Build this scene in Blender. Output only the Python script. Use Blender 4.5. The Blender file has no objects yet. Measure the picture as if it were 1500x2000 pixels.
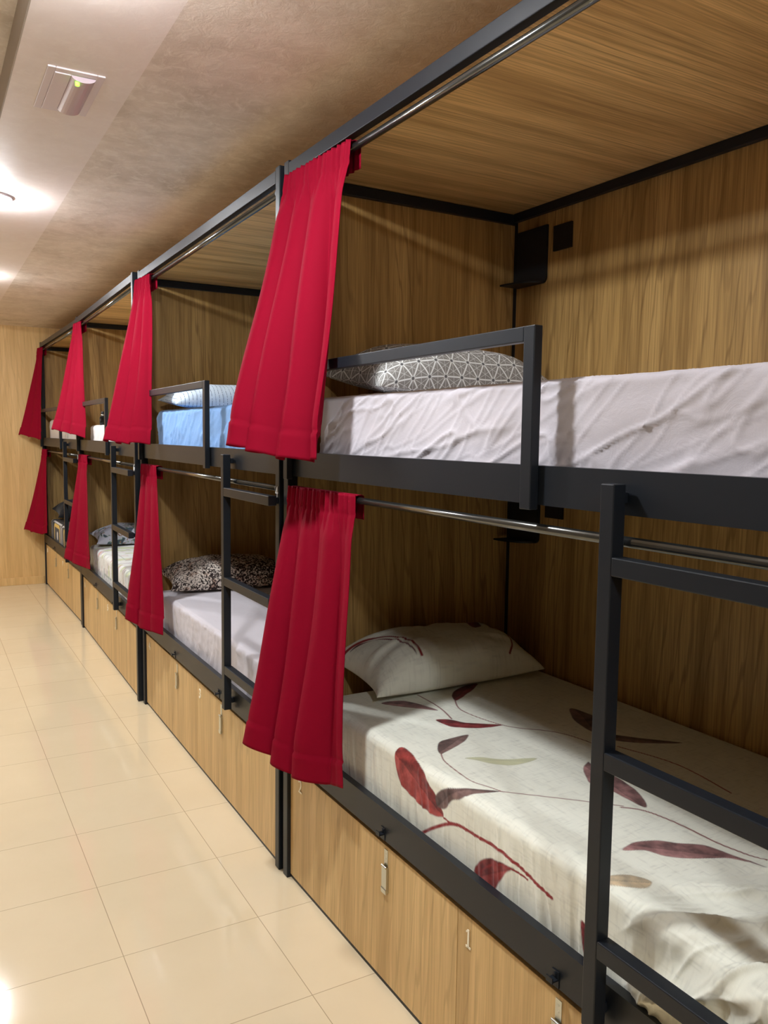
import bpy, bmesh, math, random
import numpy as np
from mathutils import Vector, Matrix

# ------------------------------------------------------------------ camera, world, light, exposure
S = bpy.context.scene
COL = S.collection
CAM = dict(f=1601.177, yaw=0.5149, pitch=0.0918, roll=0.0129, h=1.4943)
EXPOSURE = 1.09
LAMP_POWER = 250.0
LAMP_X, LAMP_Z = [0.30, 0.30, 0.30, 0.30, -0.90], 2.457
LAMP_Y = [-0.90, 1.82, 3.99, 5.98, 7.60]  # last entry is an unseen lamp added to brighten the far end
LAMP_R = 0.076
CEIL = 2.5

cd = bpy.data.cameras.new('camera')
cam = bpy.data.objects.new('camera', cd)
COL.objects.link(cam)
cy, sy = math.cos(CAM['yaw']), math.sin(CAM['yaw'])
fwd = Vector((sy, cy, 0)); right = Vector((cy, -sy, 0)); up = Vector((0, 0, 1))
cp, sp = math.cos(CAM['pitch']), math.sin(CAM['pitch'])
f2 = fwd * cp - up * sp; u2 = up * cp + fwd * sp
cr, sr = math.cos(CAM['roll']), math.sin(CAM['roll'])
r3 = right * cr + u2 * sr; u3 = -right * sr + u2 * cr
m = Matrix((r3, u3, -f2)).transposed().to_4x4()
m.translation = Vector((0, 0, CAM['h']))
cam.matrix_world = m
cd.sensor_fit = 'VERTICAL'
cd.sensor_height = 36.0
cd.lens = 36.0 * CAM['f'] / 2000.0
cd.clip_start = 0.02
S.camera = cam

world = bpy.data.worlds.new('world')
S.world = world
world.use_nodes = True
world.node_tree.nodes['Background'].inputs[0].default_value = (1, 0.93, 0.85, 1)
world.node_tree.nodes['Background'].inputs[1].default_value = 0.0

S.view_settings.view_transform = 'Standard'
S.view_settings.look = 'None'
S.view_settings.gamma = 1.0
S.view_settings.use_curve_mapping = False
S.view_settings.exposure = EXPOSURE
try:
    S.cycles.diffuse_bounces = 5
    S.cycles.max_bounces = 8
except Exception:
    pass

# ------------------------------------------------------------------ helpers
def tag(o, label=None, cat=None, group=None, kind=None):
    if label: o['label'] = label
    if cat: o['category'] = cat
    if group: o['group'] = group
    if kind: o['kind'] = kind
    return o

def empty(name, loc, rz=0.0):
    o = bpy.data.objects.new(name, None)
    o.empty_display_size = 0.1
    COL.objects.link(o)
    o.location = loc
    o.rotation_euler = (0, 0, rz)
    return o

class MB:
    """collects boxes, cylinders, grids; builds ONE mesh object"""
    def __init__(self):
        self.v = []; self.f = []
    def box(self, a, b):
        x0, y0, z0 = a; x1, y1, z1 = b
        x0, x1 = min(x0, x1), max(x0, x1); y0, y1 = min(y0, y1), max(y0, y1); z0, z1 = min(z0, z1), max(z0, z1)
        n = len(self.v)
        self.v += [(x0, y0, z0), (x1, y0, z0), (x1, y1, z0), (x0, y1, z0), (x0, y0, z1), (x1, y0, z1), (x1, y1, z1), (x0, y1, z1)]
        self.f += [[n + i for i in q] for q in ((0, 3, 2, 1), (4, 5, 6, 7), (0, 1, 5, 4), (1, 2, 6, 5), (2, 3, 7, 6), (3, 0, 4, 7))]
        return self
    def cyl(self, p0, p1, r, n=24, r1=None):
        p0 = Vector(p0); p1 = Vector(p1); r1 = r if r1 is None else r1
        ax = (p1 - p0).normalized()
        a = ax.orthogonal().normalized(); b = ax.cross(a)
        k = len(self.v)
        for p, rr in ((p0, r), (p1, r1)):
            for i in range(n):
                t = 2 * math.pi * i / n
                self.v.append(tuple(p + (a * math.cos(t) + b * math.sin(t)) * rr))
        for i in range(n):
            j = (i + 1) % n
            self.f.append([k + i, k + j, k + n + j, k + n + i])
        self.f.append([k + i for i in range(n)][::-1]); self.f.append([k + n + i for i in range(n)])
        return self
    def prism(self, poly, axis, a, b):
        """extrude a 2D polygon along an axis (0,1,2)"""
        k = len(self.v); n = len(poly)
        for t in (a, b):
            for p in poly:
                q = list(p); q.insert(axis, t); self.v.append(tuple(q))
        self.f.append([k + i for i in range(n)][::-1]); self.f.append([k + n + i for i in range(n)])
        for i in range(n):
            j = (i + 1) % n
            self.f.append([k + i, k + j, k + n + j, k + n + i])
        return self
    def mesh(self, name, smooth=False):
        me = bpy.data.meshes.new(name)
        me.from_pydata(self.v, [], self.f)
        bm = bmesh.new(); bm.from_mesh(me)
        bmesh.ops.recalc_face_normals(bm, faces=bm.faces)
        bm.to_mesh(me); bm.free()
        if smooth: me.shade_smooth()
        return me

def link(name, me, mat, parent=None, bevel=0.0):
    o = bpy.data.objects.new(name, me)
    COL.objects.link(o)
    if mat and not me.materials: me.materials.append(mat)
    if parent: o.parent = parent
    if bevel:
        md = o.modifiers.new('bevel', 'BEVEL'); md.width = bevel; md.segments = 2; md.limit_method = 'ANGLE'
        md.harden_normals = False
    return o

def grid_mesh(name, P, colors=None, closed_u=False, smooth=True, extra_faces=()):
    """P: (n,m,3) array"""
    n, m_, _ = P.shape
    me = bpy.data.meshes.new(name)
    idx = np.arange(n * m_).reshape(n, m_)
    a = idx[:-1, :-1].ravel(); b = idx[1:, :-1].ravel(); c = idx[1:, 1:].ravel(); d = idx[:-1, 1:].ravel()
    F = np.stack([a, b, c, d], 1)
    if closed_u:
        a = idx[-1, :-1]; b = idx[0, :-1]; c = idx[0, 1:]; d = idx[-1, 1:]
        F = np.concatenate([F, np.stack([a, b, c, d], 1)])
    faces = F.tolist() + list(extra_faces)
    me.from_pydata(P.reshape(-1, 3).tolist(), [], faces)
    if colors is not None:
        at = me.color_attributes.new('pattern', 'FLOAT_COLOR', 'POINT')
        c4 = np.ones((n * m_, 4), np.float32); c4[:, :3] = colors.reshape(-1, 3)
        at.data.foreach_set('color', c4.ravel())
    if smooth: me.shade_smooth()
    me.update()
    return me

# value noise
def _hash(ix, iy, seed):
    h = (ix.astype(np.int64) * 374761393 + iy.astype(np.int64) * 668265263 + seed * 1442695041) & 0xffffffff
    h = ((h ^ (h >> 13)) * 1274126177) & 0xffffffff
    h = (h ^ (h >> 16)) & 0xffffffff
    return (h % 100003) / 100003.0
def vnoise(x, y, seed=0):
    ix = np.floor(x); iy = np.floor(y); fx = x - ix; fy = y - iy
    fx = fx * fx * fx * (fx * (fx * 6 - 15) + 10); fy = fy * fy * fy * (fy * (fy * 6 - 15) + 10)
    a = _hash(ix, iy, seed); b = _hash(ix + 1, iy, seed); c = _hash(ix, iy + 1, seed); d = _hash(ix + 1, iy + 1, seed)
    return (a * (1 - fx) + b * fx) * (1 - fy) + (c * (1 - fx) + d * fx) * fy
def folds(s, t, ang, along, across, seed, sharp=2.0):
    """ridged directional wrinkles, 0..1"""
    ca, sa = math.cos(ang), math.sin(ang)
    p = s * ca + t * sa; q = -s * sa + t * ca
    w = vnoise(p / along * 2, q / along * 2, seed + 7) - 0.5
    n = vnoise(p / along, q / across + w * .7, seed)
    return (1 - np.abs(2 * n - 1)) ** sharp

# ------------------------------------------------------------------ materials
class NT:
    def __init__(self, name):
        self.m = bpy.data.materials.new(name); self.m.use_nodes = True
        self.t = self.m.node_tree; self.b = self.t.nodes['Principled BSDF']
    def n(self, typ, **kw):
        nd = self.t.nodes.new(typ)
        for k, v in kw.items():
            if k.startswith('i_'): nd.inputs[k[2:].replace('_', ' ')].default_value = v
            else: setattr(nd, k, v)
        return nd
    def l(self, a, b): self.t.links.new(a, b)
    def ramp(self, src, stops, interp='LINEAR'):
        r = self.n('ShaderNodeValToRGB'); r.color_ramp.interpolation = interp
        el = r.color_ramp.elements
        el[0].position, el[0].color = stops[0][0], (*stops[0][1], 1)
        el[1].position, el[1].color = stops[-1][0], (*stops[-1][1], 1)
        for p, c in stops[1:-1]:
            e = el.new(p); e.color = (*c, 1)
        self.l(src, r.inputs[0]); return r.outputs[0]
    def mix(self, f, a, b, typ='MIX'):
        x = self.n('ShaderNodeMix', data_type='RGBA', blend_type=typ)
        for i, v in ((0, f), (6, a), (7, b)):
            if isinstance(v, (float, int)): x.inputs[i].default_value = v
            elif isinstance(v, tuple): x.inputs[i].default_value = (*v, 1)
            else: self.l(v, x.inputs[i])
        return x.outputs[2]
    def math(self, op, a, b=0.0):
        x = self.n('ShaderNodeMath', operation=op)
        for i, v in ((0, a), (1, b)):
            if isinstance(v, (float, int)): x.inputs[i].default_value = v
            else: self.l(v, x.inputs[i])
        return x.outputs[0]
    def noise(self, vec, scale, detail=3, rough=0.5, dist=0.0, w=None):
        x = self.n('ShaderNodeTexNoise', noise_dimensions='4D' if w is not None else '3D')
        x.inputs['Scale'].default_value = scale; x.inputs['Detail'].default_value = detail
        x.inputs['Roughness'].default_value = rough; x.inputs['Distortion'].default_value = dist
        if w is not None: self.l(w, x.inputs['W'])
        self.l(vec, x.inputs['Vector']); return x.outputs[0]
    def mapping(self, scale=(1, 1, 1), rot=(0, 0, 0), src='Object'):
        tc = self.n('ShaderNodeTexCoord'); mp = self.n('ShaderNodeMapping')
        mp.inputs['Scale'].default_value = scale; mp.inputs['Rotation'].default_value = rot
        self.l(tc.outputs[src], mp.inputs[0]); return mp.outputs[0]
    def bump(self, h, strength, dist=0.01):
        x = self.n('ShaderNodeBump'); x.inputs['Strength'].default_value = strength; x.inputs['Distance'].default_value = dist
        self.l(h, x.inputs['Height']); self.l(x.outputs[0], self.b.inputs['Normal'])
    def set(self, **kw):
        for k, v in kw.items():
            k = k.replace('_', ' ')
            if isinstance(v, tuple): v = (*v, 1) if len(v) == 3 else v
            if isinstance(v, (float, int, tuple)): self.b.inputs[k].default_value = v
            else: self.l(v, self.b.inputs[k])
        return self

def flat(name, col, rough=0.5, metal=0.0, **kw):
    t = NT(name); t.set(Base_Color=col, Roughness=rough, Metallic=metal, **kw); return t.m

def wood(name, grain, light, mid, dark, rough=0.42, contrast=1.0):
    """laminate oak; grain is the axis index along the fibres (object space)"""
    t = NT(name)
    rnd = t.n('ShaderNodeObjectInfo').outputs['Random']
    w = t.math('MULTIPLY', rnd, 37.0)
    def sc(a, b):
        s = [b, b, b]; s[grain] = a; return tuple(s)
    big = t.noise(t.mapping(sc(0.5, 5)), 1.0, 3, 0.55, 0.3, w)
    med = t.noise(t.mapping(sc(0.7, 17)), 1.0, 5, 0.65, 0.5, w)
    fine = t.noise(t.mapping(sc(4.0, 190)), 1.0, 2, 0.6, 0.2, w)
    col = t.ramp(big, [(0.30, mid), (0.62, light)])
    streak = t.ramp(med, [(0.34, (0, 0, 0)), (0.56, (1, 1, 1))])
    col = t.mix(streak, tuple(a * (1 - .62 * contrast) + b * .62 * contrast for a, b in zip(mid, dark)), col)
    # cathedral lines
    wv = t.n('ShaderNodeTexWave', wave_type='BANDS', bands_direction='XYZ'[(grain + 1) % 3] if grain != 2 else 'DIAGONAL')
    wv.inputs['Scale'].default_value = 9.0; wv.inputs['Distortion'].default_value = 5.5
    wv.inputs['Detail'].default_value = 2.5; wv.inputs['Detail Scale'].default_value = 1.4
    mp = t.mapping(sc(0.16, 1.5)); 
    ad = t.n('ShaderNodeVectorMath', operation='ADD'); t.l(mp, ad.inputs[0]); t.l(w, ad.inputs[1]); t.l(ad.outputs[0], wv.inputs['Vector'])
    ln = t.ramp(wv.outputs[0], [(0.0, (1, 1, 1)), (0.10, (0, 0, 0))])
    msk = t.ramp(big, [(0.42, (0, 0, 0)), (0.56, (1, 1, 1))])
    lf = t.math('MULTIPLY', t.math('MULTIPLY', ln, msk), 0.5 * contrast)
    col = t.mix(lf, col, dark)
    ff = t.ramp(fine, [(0.30, (1, 1, 1)), (0.60, (0, 0, 0))])
    col = t.mix(t.math('MULTIPLY', ff, 0.55 * contrast), col, tuple(d * .9 for d in dark))
    # small knots
    vo = t.n('ShaderNodeTexVoronoi', voronoi_dimensions='3D'); vo.inputs['Scale'].default_value = 1.0
    mk = t.mapping(sc(1.1, 3.1)); ak = t.n('ShaderNodeVectorMath', operation='ADD'); t.l(mk, ak.inputs[0]); t.l(w, ak.inputs[1]); t.l(ak.outputs[0], vo.inputs['Vector'])
    kn = t.ramp(vo.outputs['Distance'], [(0.02, (1, 1, 1)), (0.06, (0, 0, 0))])
    col = t.mix(t.math('MULTIPLY', kn, 0.75), col, tuple(d * .55 for d in dark))
    t.set(Base_Color=col, Roughness=rough); t.b.inputs['Specular IOR Level'].default_value = 0.35
    t.bump(fine, 0.08, 0.001)
    return t.m

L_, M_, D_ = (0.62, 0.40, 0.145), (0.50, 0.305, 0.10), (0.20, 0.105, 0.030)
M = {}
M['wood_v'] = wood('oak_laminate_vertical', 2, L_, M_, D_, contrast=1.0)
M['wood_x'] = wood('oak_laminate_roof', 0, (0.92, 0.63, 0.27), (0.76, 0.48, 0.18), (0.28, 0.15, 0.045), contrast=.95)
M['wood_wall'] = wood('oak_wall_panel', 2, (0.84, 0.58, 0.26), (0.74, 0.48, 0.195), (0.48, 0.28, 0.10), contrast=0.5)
M['locker'] = wood('oak_locker_front', 2, (0.78, 0.545, 0.25), (0.66, 0.44, 0.185), (0.36, 0.21, 0.08), contrast=0.65)
t = NT('black_powder_coated_steel')
g = t.noise(t.mapping((1, 1, 1)), 900.0, 2)
t.set(Base_Color=(0.0095, 0.0125, 0.0175), Roughness=0.40); t.b.inputs['Specular IOR Level'].default_value = 0.36; t.bump(g, 0.05, 0.0005); M['steel'] = t.m
M['rod'] = flat('dark_chromed_rod', (0.16, 0.165, 0.16), 0.2, 0.9)
M['zinc'] = flat('zinc_plated_latch', (0.62, 0.64, 0.60), 0.28, 1.0)
M['black_plastic'] = flat('black_plastic', (0.008, 0.008, 0.009), 0.5)
M['cut_wood'] = flat('pale_cut_wood', (0.95, 0.88, 0.68), 0.6)
M['white_paint'] = flat('white_plastic_digit', (0.85, 0.85, 0.82), 0.5)
M['board'] = flat('bed_base_board', (0.05, 0.04, 0.03), 0.8)

# floor tiles
t = NT('polished_beige_tiles')
TILE = 0.40777
geo = t.n('ShaderNodeNewGeometry')
sb = t.n('ShaderNodeVectorMath', operation='SUBTRACT'); sb.inputs[1].default_value = (0.4594 - 10 * TILE, 3.1117 - 20 * TILE, 0)
t.l(geo.outputs['Position'], sb.inputs[0])
br = t.n('ShaderNodeTexBrick', offset=0.0, squash=1.0)
br.inputs['Scale'].default_value = 1.0; br.inputs['Mortar Size'].default_value = 0.0013
br.inputs['Mortar Smooth'].default_value = 0.3; br.inputs['Brick Width'].default_value = TILE; br.inputs['Row Height'].default_value = TILE
br.inputs['Color1'].default_value = (0.0, 0.0, 0.0, 1); br.inputs['Color2'].default_value = (1, 1, 1, 1); br.inputs['Mortar'].default_value = (0.5, 0.5, 0.5, 1)
t.l(sb.outputs[0], br.inputs['Vector'])
base = t.mix(br.outputs[0], (0.75, 0.625, 0.42), (0.77, 0.645, 0.435))
cl = t.noise(sb.outputs[0], 3.0, 4, 0.6)
base = t.mix(t.ramp(cl, [(0.3, (0.25, 0.25, 0.25)), (0.7, (0, 0, 0))]), base, (0.63, 0.50, 0.31))
base = t.mix(br.outputs['Fac'], base, (0.42, 0.32, 0.20))
t.set(Base_Color=base, Roughness=t.ramp(cl, [(0.3, (0.05,) * 3), (0.7, (0.09,) * 3)])); t.b.inputs['Specular IOR Level'].default_value = 0.5
bh = t.math('SUBTRACT', 1.0, br.outputs['Fac']); t.bump(bh, 0.25, 0.001)
M['floor'] = t.m

def stucco(name, a, b, c, bumpk):
    t = NT(name)
    p = t.n('ShaderNodeNewGeometry').outputs['Position']
    n1 = t.noise(p, 5.0, 6, 0.62, 0.4); n2 = t.noise(p, 22.0, 6, 0.7, 0.8); n3 = t.noise(p, 1.1, 3, 0.5)
    col = t.ramp(n1, [(0.34, a), (0.66, b)])
    col = t.mix(t.ramp(n2, [(0.48, (0, 0, 0)), (0.66, (0.55,) * 3)]), col, c)
    col = t.mix(t.ramp(n3, [(0.4, (0.0,) * 3), (0.6, (0.35,) * 3)]), col, tuple(x * y for x, y in zip(b, (1.02, 0.95, 0.98))))
    t.set(Base_Color=col, Roughness=0.62); t.bump(n2, bumpk, 0.004)
    return t.m
M['stucco'] = stucco('greige_stucco', (0.60, 0.51, 0.41), (0.86, 0.76, 0.66), (0.95, 0.88, 0.79), 0.3)
M['stucco_smooth'] = stucco('greige_stucco_smooth', (0.84, 0.745, 0.68), (0.90, 0.81, 0.75), (0.93, 0.85, 0.79), 0.15)
M['dim_wall'] = flat('brown_painted_wall', (0.20, 0.155, 0.10), 0.7)
M['stucco_shaded'] = flat('greige_step_face_shaded', (0.50, 0.44, 0.39), 0.7)  # poorly lit step face: its shade is put into the base colour

def cloth(name, base, rough=0.85, weave=1400, bump=0.15, sheen=0.15, attr=False, wr=0.0):
    t = NT(name)
    v = t.mapping((1, 1, 1))
    fine = t.noise(v, weave, 2, 0.6)
    if attr:
        a = t.n('ShaderNodeAttribute', attribute_name='pattern'); base_s = a.outputs['Color']
    else: base_s = base
    col = t.mix(t.ramp(fine, [(0.3, (0.10,) * 3), (0.7, (0.0,) * 3)]), base_s, (0.0, 0.0, 0.0))
    t.set(Base_Color=col, Roughness=rough); t.b.inputs['Sheen Weight'].default_value = sheen
    t.b.inputs['Specular IOR Level'].default_value = 0.25
    if wr:
        w1 = t.noise(t.mapping((1, 1, 1)), 14.0, 5, 0.62, 1.2)
        h = t.math('ADD', t.math('MULTIPLY', w1, wr), t.math('MULTIPLY', fine, 0.03)); t.bump(h, 0.5, 0.02)
    else: t.bump(fine, bump, 0.001)
    return t.m
M['red'] = cloth('crimson_curtain_fabric', (0.245, 0.0018, 0.017), 0.8, 1100, 0.10, 0.0)
M['red'].node_tree.nodes['Principled BSDF'].inputs['Specular IOR Level'].default_value = 0.08
M['white_sheet'] = cloth('pale_lilac_sheet', (0.60, 0.565, 0.605), wr=0.16)
M['lilac_sheet'] = cloth('pale_grey_lilac_sheet', (0.66, 0.62, 0.655), wr=0.14)
M['blue_sheet'] = cloth('light_blue_sheet', (0.21, 0.42, 0.80), wr=0.2)
M['plain_white'] = cloth('plain_white_sheet', (0.82, 0.78, 0.74), wr=0.3)
M['cream_sheet'] = cloth('cream_sheet', (0.66, 0.58, 0.50), wr=0.3)
M['pattern_cloth'] = cloth('printed_cotton', None, attr=True, wr=0.14)
M['pattern_flat'] = cloth('printed_cotton_smooth', None, attr=True, bump=0.1)
M['dark_cloth'] = cloth('black_cloth', (0.012, 0.012, 0.014))
M['lens'] = flat('lavender_grey_lens', (0.62, 0.50, 0.54), 0.25)
M['plate'] = flat('white_lamp_plate', (0.78, 0.69, 0.70), 0.4)
t = NT('lamp_diffuser'); t.set(Base_Color=(1, 1, 1), Roughness=0.4)
t.b.inputs['Emission Color'].default_value = (0.95, 0.985, 1.03, 1); t.b.inputs['Emission Strength'].default_value = LAMP_POWER; M['lamp'] = t.m
t = NT('green_led'); t.b.inputs['Emission Color'].default_value = (0.25, 1.0, 0.05, 1); t.b.inputs['Emission Strength'].default_value = 1.6
t.set(Base_Color=(0.3, 0.8, 0.1)); M['led'] = t.m

# ------------------------------------------------------------------ the room
YF = 8.66; XR = 2.10; XL = -1.75; YN = -2.2
def struct(name, mb, mat, bevel=0):
    return tag(link(name, mb.mesh(name), mat, None, bevel), kind='structure')
struct('floor', MB().box((XL, YN, -0.05), (XR, YF, 0.0)), M['floor'])
struct('wall_far', MB().box((XL - .1, YF, -0.05), (XR + .1, YF + .1, 2.75)), M['wood_wall'])
struct('wall_right', MB().box((XR, YN, -0.05), (XR + .1, YF, 2.75)), M['wood_wall'])
struct('wall_left', MB().box((XL - .1, YN, -0.05), (XL, YF, 2.75)), M['dim_wall'])
struct('wall_near', MB().box((XL - .1, YN - .1, -0.05), (XR + .1, YN, 2.75)), M['dim_wall'])
struct('ceiling', MB().box((0.58, YN, CEIL), (XR, YF, CEIL + .25)), M['stucco'])
struct('trim_1', MB().box((0.262, YN, CEIL), (0.58, YF, CEIL + .25)), M['stucco_smooth'])
struct('trim_2', MB().box((0.2585, YN, CEIL + .001), (0.262, YF, CEIL + .10)), M['stucco_shaded'])
struct('trim_3', MB().box((XL, YN, CEIL + .10), (0.2585, YF, CEIL + .25)), M['stucco'])
struct('baseboard_far', MB().box((XL, YF - .012, 0), (1.035, YF, 0.075)), M['wood_wall'], 0.002)

# ------------------------------------------------------------------ bunk beds
H = 2.3526; L = 2.0; W = 0.0349; DB = 0.955
BUNKS = {'A': (1.0627, 0.4979, -0.0145), 'B': (1.0288, 2.5236, 0.0039), 'C': (1.0166, 4.558, 0.0137), 'D': (1.052, 6.611, -0.0077)}
def toworld(b, p):
    X, Y, a = BUNKS[b]; c, s_ = math.cos(a), math.sin(a)
    return (X + p[0] * c + p[1] * s_, Y - p[0] * s_ + p[1] * c, p[2])

def meshcache():
    c = {}
    e = W
    def add(k, mb, smooth=False): c[k] = mb.mesh(k, smooth)
    add('post', MB().box((0, 0, 0), (W, W, H)))
    add('beam_long', MB().box((0, e, 0), (0.026, L - e, 0.0405)))
    add('beam_back', MB().box((0.900, e, 2.286), (0.9215, L - e, 2.316)))
    add('beam_short', MB().box((W, 0, 0), (DB - W, W, 0.035)))
    # side rails: folded steel, slim upright lip
    add('upper_rail', MB().prism([(0.001, 1.3646), (0.035, 1.3646), (0.035, 1.369), (0.005, 1.369), (0.005, 1.4375), (0.022, 1.4375), (0.022, 1.4415), (0.001, 1.4415)], 1, e, L - e))
    add('lower_rail', MB().prism([(0.001, 0.4205), (0.035, 0.4205), (0.035, 0.425), (0.005, 0.425), (0.005, 0.501), (0.022, 0.501), (0.022, 0.5053), (0.001, 0.5053)], 1, e, L - e))
    add('back_rail', MB().box((DB - W, e, 0), (DB, L - e, 0.06)))
    add('panel_end', MB().box((0.02, 0, 0.02), (DB - .012, 0.010, 2.335)))
    add('panel_back', MB().box((0.922, 0.012, 0.02), (0.932, L - .012, 2.318)))
    add('roof_panel', MB().box((0.012, 0.012, 2.316), (DB - .012, L - .012, 2.330)))
    add('bed_base', MB().box((0.036, W, 0), (0.918, L - W, 0.018)))
    g = MB()
    g.box((-0.021, 0.749, 1.355), (0.0, 0.781, 1.7115))
    g.box((-0.021, 0.781, 1.6815), (0.0, 1.955, 1.7115))
    g.box((-0.021, 1.925, 1.355), (0.0, 1.955, 1.6815))
    add('guard_rail', g)
    g = MB()
    g.box((-0.040, 0.0, 0.432), (-0.011, 0.031, 1.419)).box((-0.011, 0.006, 1.385), (0.001, 0.025, 1.405)).box((-0.011, 0.006, 0.455), (0.001, 0.025, 0.475))
    add('ladder_pole', g)
    add('rod_high', MB().cyl((0.0175, e, 2.277), (0.0175, L - e, 2.277), 0.0105, 20), True)
    add('rod_low', MB().cyl((0.0175, e, 1.316), (0.0175, L - e, 1.316), 0.0095, 20), True)
    add('rod_socket', MB().cyl((0.0175, 0, 0), (0.0175, 0.012, 0), 0.0155, 20), True)
    add('dark_gap_strip', MB().box((0.016, e, 0.0), (0.034, L - e, 0.012)))  # dark strip standing in for the shaded gap below the lockers
    # locker front
    d = MB().box((0.012, 0, 0.0145), (0.030, 0.9625, 0.399)); add('locker_door', d)
    # toggle latch, origin at its top centre on the door face (x=0 is door face, -x to the aisle)
    g = MB()
    g.box((-0.0015, -0.009, -0.045), (0.0, 0.009, 0.0))                                   # strap
    g.cyl((-0.007, -0.012, -0.046), (-0.007, 0.012, -0.046), 0.0032, 12)                    # pivot
    g.box((-0.0075, -0.0125, -0.117), (-0.0060, 0.0125, -0.046))                            # lever
    g.box((-0.0075, -0.0125, -0.117), (-0.0008, -0.0113, -0.046)).box((-0.0075, 0.0113, -0.117), (-0.0008, 0.0125, -0.046))
    g.prism([(-0.0095, -0.108), (-0.0060, -0.104), (-0.0060, -0.121), (-0.0085, -0.121)], 1, -0.0125, 0.0125)  # lifted tip
    g.cyl((-0.0020, 0.0, -0.012), (0.0, 0, -0.012), 0.0026, 10); g.cyl((-0.0020, 0, -0.026), (0, 0, -0.026), 0.0026, 10)
    add('latch', g)
    g = MB()
    g.box((-0.002, -0.010, 0.0), (0.0, 0.010, 0.034)).box((-0.016, -0.009, 0.016), (-0.001, 0.009, 0.019)).box((-0.018, -0.009, 0.014), (-0.0155, 0.009, 0.026))
    g.cyl((-0.005, 0, 0.027), (-0.001, 0, 0.027), 0.004, 12)
    add('latch_hook', g)
    # corner shelf: back plate with a rounded lower corner and a small quarter shelf
    pts = [(1.955, 0.0), (1.955, 0.20), (1.795, 0.20), (1.795, 0.02)]
    for i in range(1, 6):
        a = math.pi + math.pi / 2 * i / 6; pts.append((1.815 + 0.02 * math.cos(a), 0.02 + 0.02 * math.sin(a)))
    pts.append((1.815, 0.0))
    g = MB().prism(pts, 0, 0.912, 0.9215)
    sh = [(0.9215, 1.955), (0.835, 1.955)]
    for i in range(0, 9):
        a = math.pi / 2 * i / 8; sh.append((0.9215 - 0.0865 * math.cos(a) + 0.0 * a, 1.955 - 0.145 * math.sin(a) * (1 if i else 0.02)))
    k = len(g.v); g.prism(sh, 2, 0.0, 0.006)
    add('corner_shelf', g)
    g = MB().box((0.9135, 1.672, 0.0), (0.9215, 1.762, 0.086)); g.box((0.9125, 1.690, 0.016), (0.9135, 1.744, 0.070))
    add('power_socket', g)
    return c
MC = meshcache()

def digit(ch, size, mat, name, parent, loc, label):
    cu = bpy.data.curves.new('t', 'FONT'); cu.body = ch; cu.size = size; cu.extrude = 0.0015; cu.align_x = 'CENTER'; cu.align_y = 'CENTER'
    tmp = bpy.data.objects.new('t', cu); COL.objects.link(tmp)
    dg = bpy.context.evaluated_depsgraph_get()
    me = bpy.data.meshes.new_from_object(tmp.evaluated_get(dg))
    bpy.data.objects.remove(tmp)
    if ch == '1':
        k = MB().box((-.05, -.36, 0), (.05, .36, .024)).box((-.15, -.36, 0), (.15, -.28, .024)).prism([(-.05, .36), (-.15, .26), (-.13, .20), (-.05, .26)], 2, 0, .024)
        k.v = [(x * size, y * size, z * size) for x, y, z in k.v]; me = k.mesh('digit')
    # text x -> -y (local s), text y -> z, text z -> -x
    for v in me.vertices:
        x, y, z = v.co; v.co = (-z, -x * 0.95, y)
    me.materials.clear()
    o = link(name, me, mat, parent); o.location = loc
    o['label'] = label
    return o

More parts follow.
